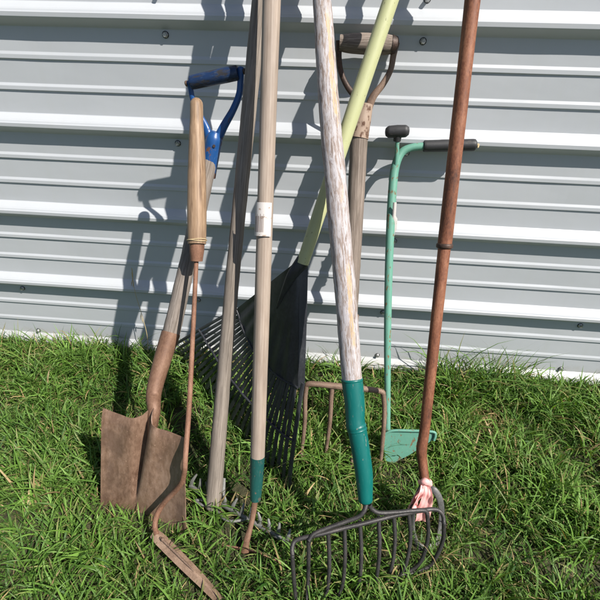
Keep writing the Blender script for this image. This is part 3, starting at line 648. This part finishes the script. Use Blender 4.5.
# ================================================================== GRASS
sh_a, sh_b = BL, BR
_b = at(488, 425, Z=0); BPX = (_b.x, _b.y)
PRESS = [(ws, we, .035, .45), (rl, rr2, .03, .95), (h0, h9, .025, .7), (plate_pt(386, 450)+Vector((0, -.05, 0)), plate_pt(420, 440)+Vector((0, -.05, 0)), .05, .5),
         (at(418, 530, Z=0), at(438, 530, Z=0), .05, .7), (at(290, 490, Z=0), at(300, 500, Z=0), .03, .7)]
def patch(x, y, s, seed): return np.array([mnoise.noise(Vector((a*s, b*s, seed))) for a, b in zip(x, y)])
def make_grass(name, region, density, lmin, lmax, wmin, wmax, seed, tall=None, tint='green', pts=None, flop=1.0, label=None):
    x0, x1, y0, y1 = region; n = int((x1-x0)*(y1-y0)*density)
    r = np.random.default_rng(seed)
    if pts is None:
        # blades grow in tufts
        nc = max(1, n//9); cx = r.uniform(x0, x1, nc); cyy = r.uniform(y0, y1, nc); idx = r.integers(0, nc, n)
        sp_ = r.uniform(.006, .022, nc)[idx]
        X = cx[idx]+r.normal(0, 1, n)*sp_; Y = cyy[idx]+r.normal(0, 1, n)*sp_
        far = r.random(n) < .35; X[far] = r.uniform(x0, x1, far.sum()); Y[far] = r.uniform(y0, y1, far.sum())
    else: X, Y = pts; n = len(X)
    keep = (Y < -.004) & ((patch(X, Y, 7, 77)+.55*patch(X, Y, 19, 5)) > -.42+.25*(r.random(n)-.5)); X = X[keep]; Y = Y[keep]; n = len(X)
    ph = patch(X, Y, 3.2, seed); ph2 = patch(X, Y, 9, seed+5)
    L = r.uniform(lmin, lmax, n)*(1+.6*ph+.6*ph2)*np.where(r.random(n) < .12, 1.35, 1)
    if tall is not None:
        for (tx, ty, tr, tf) in tall: L *= 1+(tf-1)*np.exp(-((X-tx)**2+(Y-ty)**2)/tr**2)
    # behind the shovel blade keep them short so that none pierce it
    d = np.array([sh_b.x-sh_a.x, sh_b.y-sh_a.y]); Ld = np.hypot(*d); d /= Ld
    along = (X-sh_a.x)*d[0]+(Y-sh_a.y)*d[1]; perp = -(X-sh_a.x)*d[1]+(Y-sh_a.y)*d[0]
    beh = (along > -.02) & (along < Ld+.02) & (perp > -.012) & (perp < .09); L[beh] *= .35
    fr = (along > -.02) & (along < Ld+.02) & (perp > -.09) & (perp <= -.012); L[fr] *= .62
    for (A_, B_, rad_, fac) in PRESS:
        dd_ = np.array([B_.x-A_.x, B_.y-A_.y]); l2 = dd_@dd_
        tt = np.clip(((X-A_.x)*dd_[0]+(Y-A_.y)*dd_[1])/l2, 0, 1); ds = np.hypot(X-A_.x-tt*dd_[0], Y-A_.y-tt*dd_[1]); L[ds < rad_] *= fac
    if tint == 'green': L[np.hypot(X-BPX[0], Y-BPX[1]) < .075] *= .55
    wd = r.uniform(wmin, wmax, n)*np.clip(L/.07, .6, 1.25)
    az = r.uniform(0, 2*np.pi, n); lean = np.abs(r.normal(0, .38, n))*flop+.08; curl = r.uniform(.4, 1.9, n)*flop
    rollv = r.normal(0, .5, n)
    dirx, diry = np.cos(az), np.sin(az); S_ = 5
    P = np.zeros((n, S_+1, 3)); P[:, 0, 0] = X; P[:, 0, 1] = Y; P[:, 0, 2] = -.012
    ang = lean.copy()
    T = np.zeros((n, S_+1, 3))
    for s in range(S_):
        a = lean+curl*((s+.5)/S_)**1.4
        a = np.minimum(a, 2.0)
        tx, ty, tz = np.sin(a)*dirx, np.sin(a)*diry, np.cos(a)
        P[:, s+1] = P[:, s]+np.stack([tx, ty, tz], 1)*(L/S_)[:, None]; T[:, s] = np.stack([tx, ty, tz], 1)
    T[:, S_] = T[:, S_-1]
    P[:, :, 2] = np.maximum(P[:, :, 2], -.012+.008*np.linspace(0, 1, S_+1)[None, :])
    sd = np.stack([-diry, dirx, np.zeros(n)], 1)
    up = np.cross(sd[:, None, :].repeat(S_+1, 1), T)
    sdv = sd[:, None, :]*np.cos(rollv)[:, None, None]+up*np.sin(rollv)[:, None, None]
    prof_ = np.array([.55, .9, 1.0, .9, .62, .05])[None, :, None]*.5
    V = np.stack([P-sdv*wd[:, None, None]*prof_, P+sdv*wd[:, None, None]*prof_], 2)  # n,S+1,2,3
    V = V.reshape(-1, 3)
    hi = V[:, 2] > .012
    V[:, 1] = np.where(hi, np.minimum(V[:, 1], -.037-.00004*(np.arange(len(V)) % 97)), np.minimum(V[:, 1], .005))
    base_i = (np.arange(n)*(S_+1)*2)[:, None]; q = []
    for s in range(S_): q.append(np.stack([base_i[:, 0]+2*s, base_i[:, 0]+2*s+1, base_i[:, 0]+2*s+3, base_i[:, 0]+2*s+2], 1))
    Q = np.stack(q, 1).reshape(-1, 4)
    me = bpy.data.meshes.new(name); me.vertices.add(len(V)); me.vertices.foreach_set('co', V.astype(np.float32).ravel())
    me.loops.add(Q.size); me.loops.foreach_set('vertex_index', Q.astype(np.int32).ravel())
    me.polygons.add(len(Q)); me.polygons.foreach_set('loop_start', np.arange(0, Q.size, 4, dtype=np.int32)); me.polygons.foreach_set('loop_total', np.full(len(Q), 4, dtype=np.int32))
    me.polygons.foreach_set('use_smooth', np.ones(len(Q), dtype=bool)); me.update(calc_edges=True); me.validate()
    # colours
    g1 = np.array([.028, .08, .012]); g2 = np.array([.155, .285, .048]); g4 = np.array([.10, .175, .04])
    t = np.clip(r.beta(1.1, 1.1, n)+.35*ph+.15*ph2, 0, 1)[:, None]
    col = g1*(1-t)+g2*t; bl = (r.random(n) < .3)[:, None]; col = np.where(bl, (col+g4)/2, col)
    dry = r.random(n) < (.03+.10*np.clip(ph2+.1, 0, 1)) if tint == 'green' else r.random(n) < .9
    dc = np.array([.34, .25, .12])*(.6+.7*r.random((n, 1))); col = np.where(dry[:, None], dc, col)
    vary = np.ones((n, S_+1, 2, 1)); vary[:, S_, :, 0] = 1.0
    cc = col[:, None, None, :]*vary
    tipdry = (r.random(n) < .18)[:, None, None, None]*np.array([0, 0, 0, .1, .5, .9])[None, :, None, None]
    cc = cc*(1-tipdry)+np.array([.32, .26, .12])*tipdry
    lowd = np.array([.45, .15, 0, 0, 0, 0])[None, :, None, None]; cc = cc*(1-lowd)+np.array([.16, .17, .07])*lowd
    cc = np.concatenate([cc.reshape(-1, 3), np.ones((len(V), 1))], 1)
    ca = me.color_attributes.new('tint', 'FLOAT_COLOR', 'POINT'); ca.data.foreach_set('color', cc.astype(np.float32).ravel())
    o = link(name, me, M['grass']); o['kind'] = 'stuff'; o['label'] = label; o['category'] = 'grass'
    return o
tuft = at(455, 392, Z=0); tall = [(tuft.x, tuft.y+.06, .10, 1.75), (tuft.x-.06, -.09, .08, 1.5), (tuft.x+.16, -.06, .09, 1.9), (-.95, -.06, .14, 1.7), (-1.4, -.07, .2, 1.4), (-.30, -.10, .08, 1.6), (-.55, -.06, .1, 1.4), (.05, -.05, .10, 1.5), (.80, -.10, .2, 1.3)]
make_grass('grass', (-1.75, 1.75, -1.35, 0), 15500, .04, .11, .0022, .0048, 21, tall, label='lush green lawn grass with scattered dry blades in front of the wall')
make_grass('fine_grass', (-1.75, 1.75, -1.35, 0), 12000, .02, .05, .0014, .0028, 23, None, label='short fine undergrowth between the taller lawn blades')
make_grass('dry_thatch', (-1.3, 1.3, -1.25, -.0), 900, .05, .10, .0010, .0022, 25, None, 'dry', flop=2.4, label='dry straw-coloured thatch lying among the green blades')
bp = at(488, 425, Z=0); r_ = np.random.default_rng(5)
make_grass('withered_grass', (0, 1, -1, 0), 10, .03, .075, .0012, .0024, 27, None, 'dry', pts=(bp.x+r_.normal(0, .05, 900), bp.y+r_.normal(0, .06, 900)), flop=2.2, label='withered brown clump of grass at the right of the lawn')
bq = at(520, 396, Z=0)
make_grass('dead_leaves', (0, 1, -1, 0), 10, .02, .06, .002, .005, 28, None, 'dry', pts=(bq.x+.04+r_.normal(0, .09, 520), np.minimum(-.045, bq.y+r_.normal(0, .03, 520))), flop=2.6, label='brown dead leaf litter at the foot of the wall on the right')
make_grass('small_weeds', (-1.75, 1.75, -1.35, 0), 420, .018, .034, .007, .012, 35, None, flop=1.6, label='small broad-leaved weeds scattered low in the lawn')
for (reg, sd_) in (((-3.6, -1.75, -2.6, 0), 31), ((1.75, 3.6, -2.6, 0), 32), ((-1.75, 1.75, -2.6, -1.35), 33)):
    make_grass('outer_grass', reg, 4500, .06, .12, .005, .009, sd_, None, label={31: 'lawn grass to the left beyond the shovel', 32: 'lawn grass to the right beyond the stirrup hoe', 33: 'lawn grass in the foreground'}[sd_])
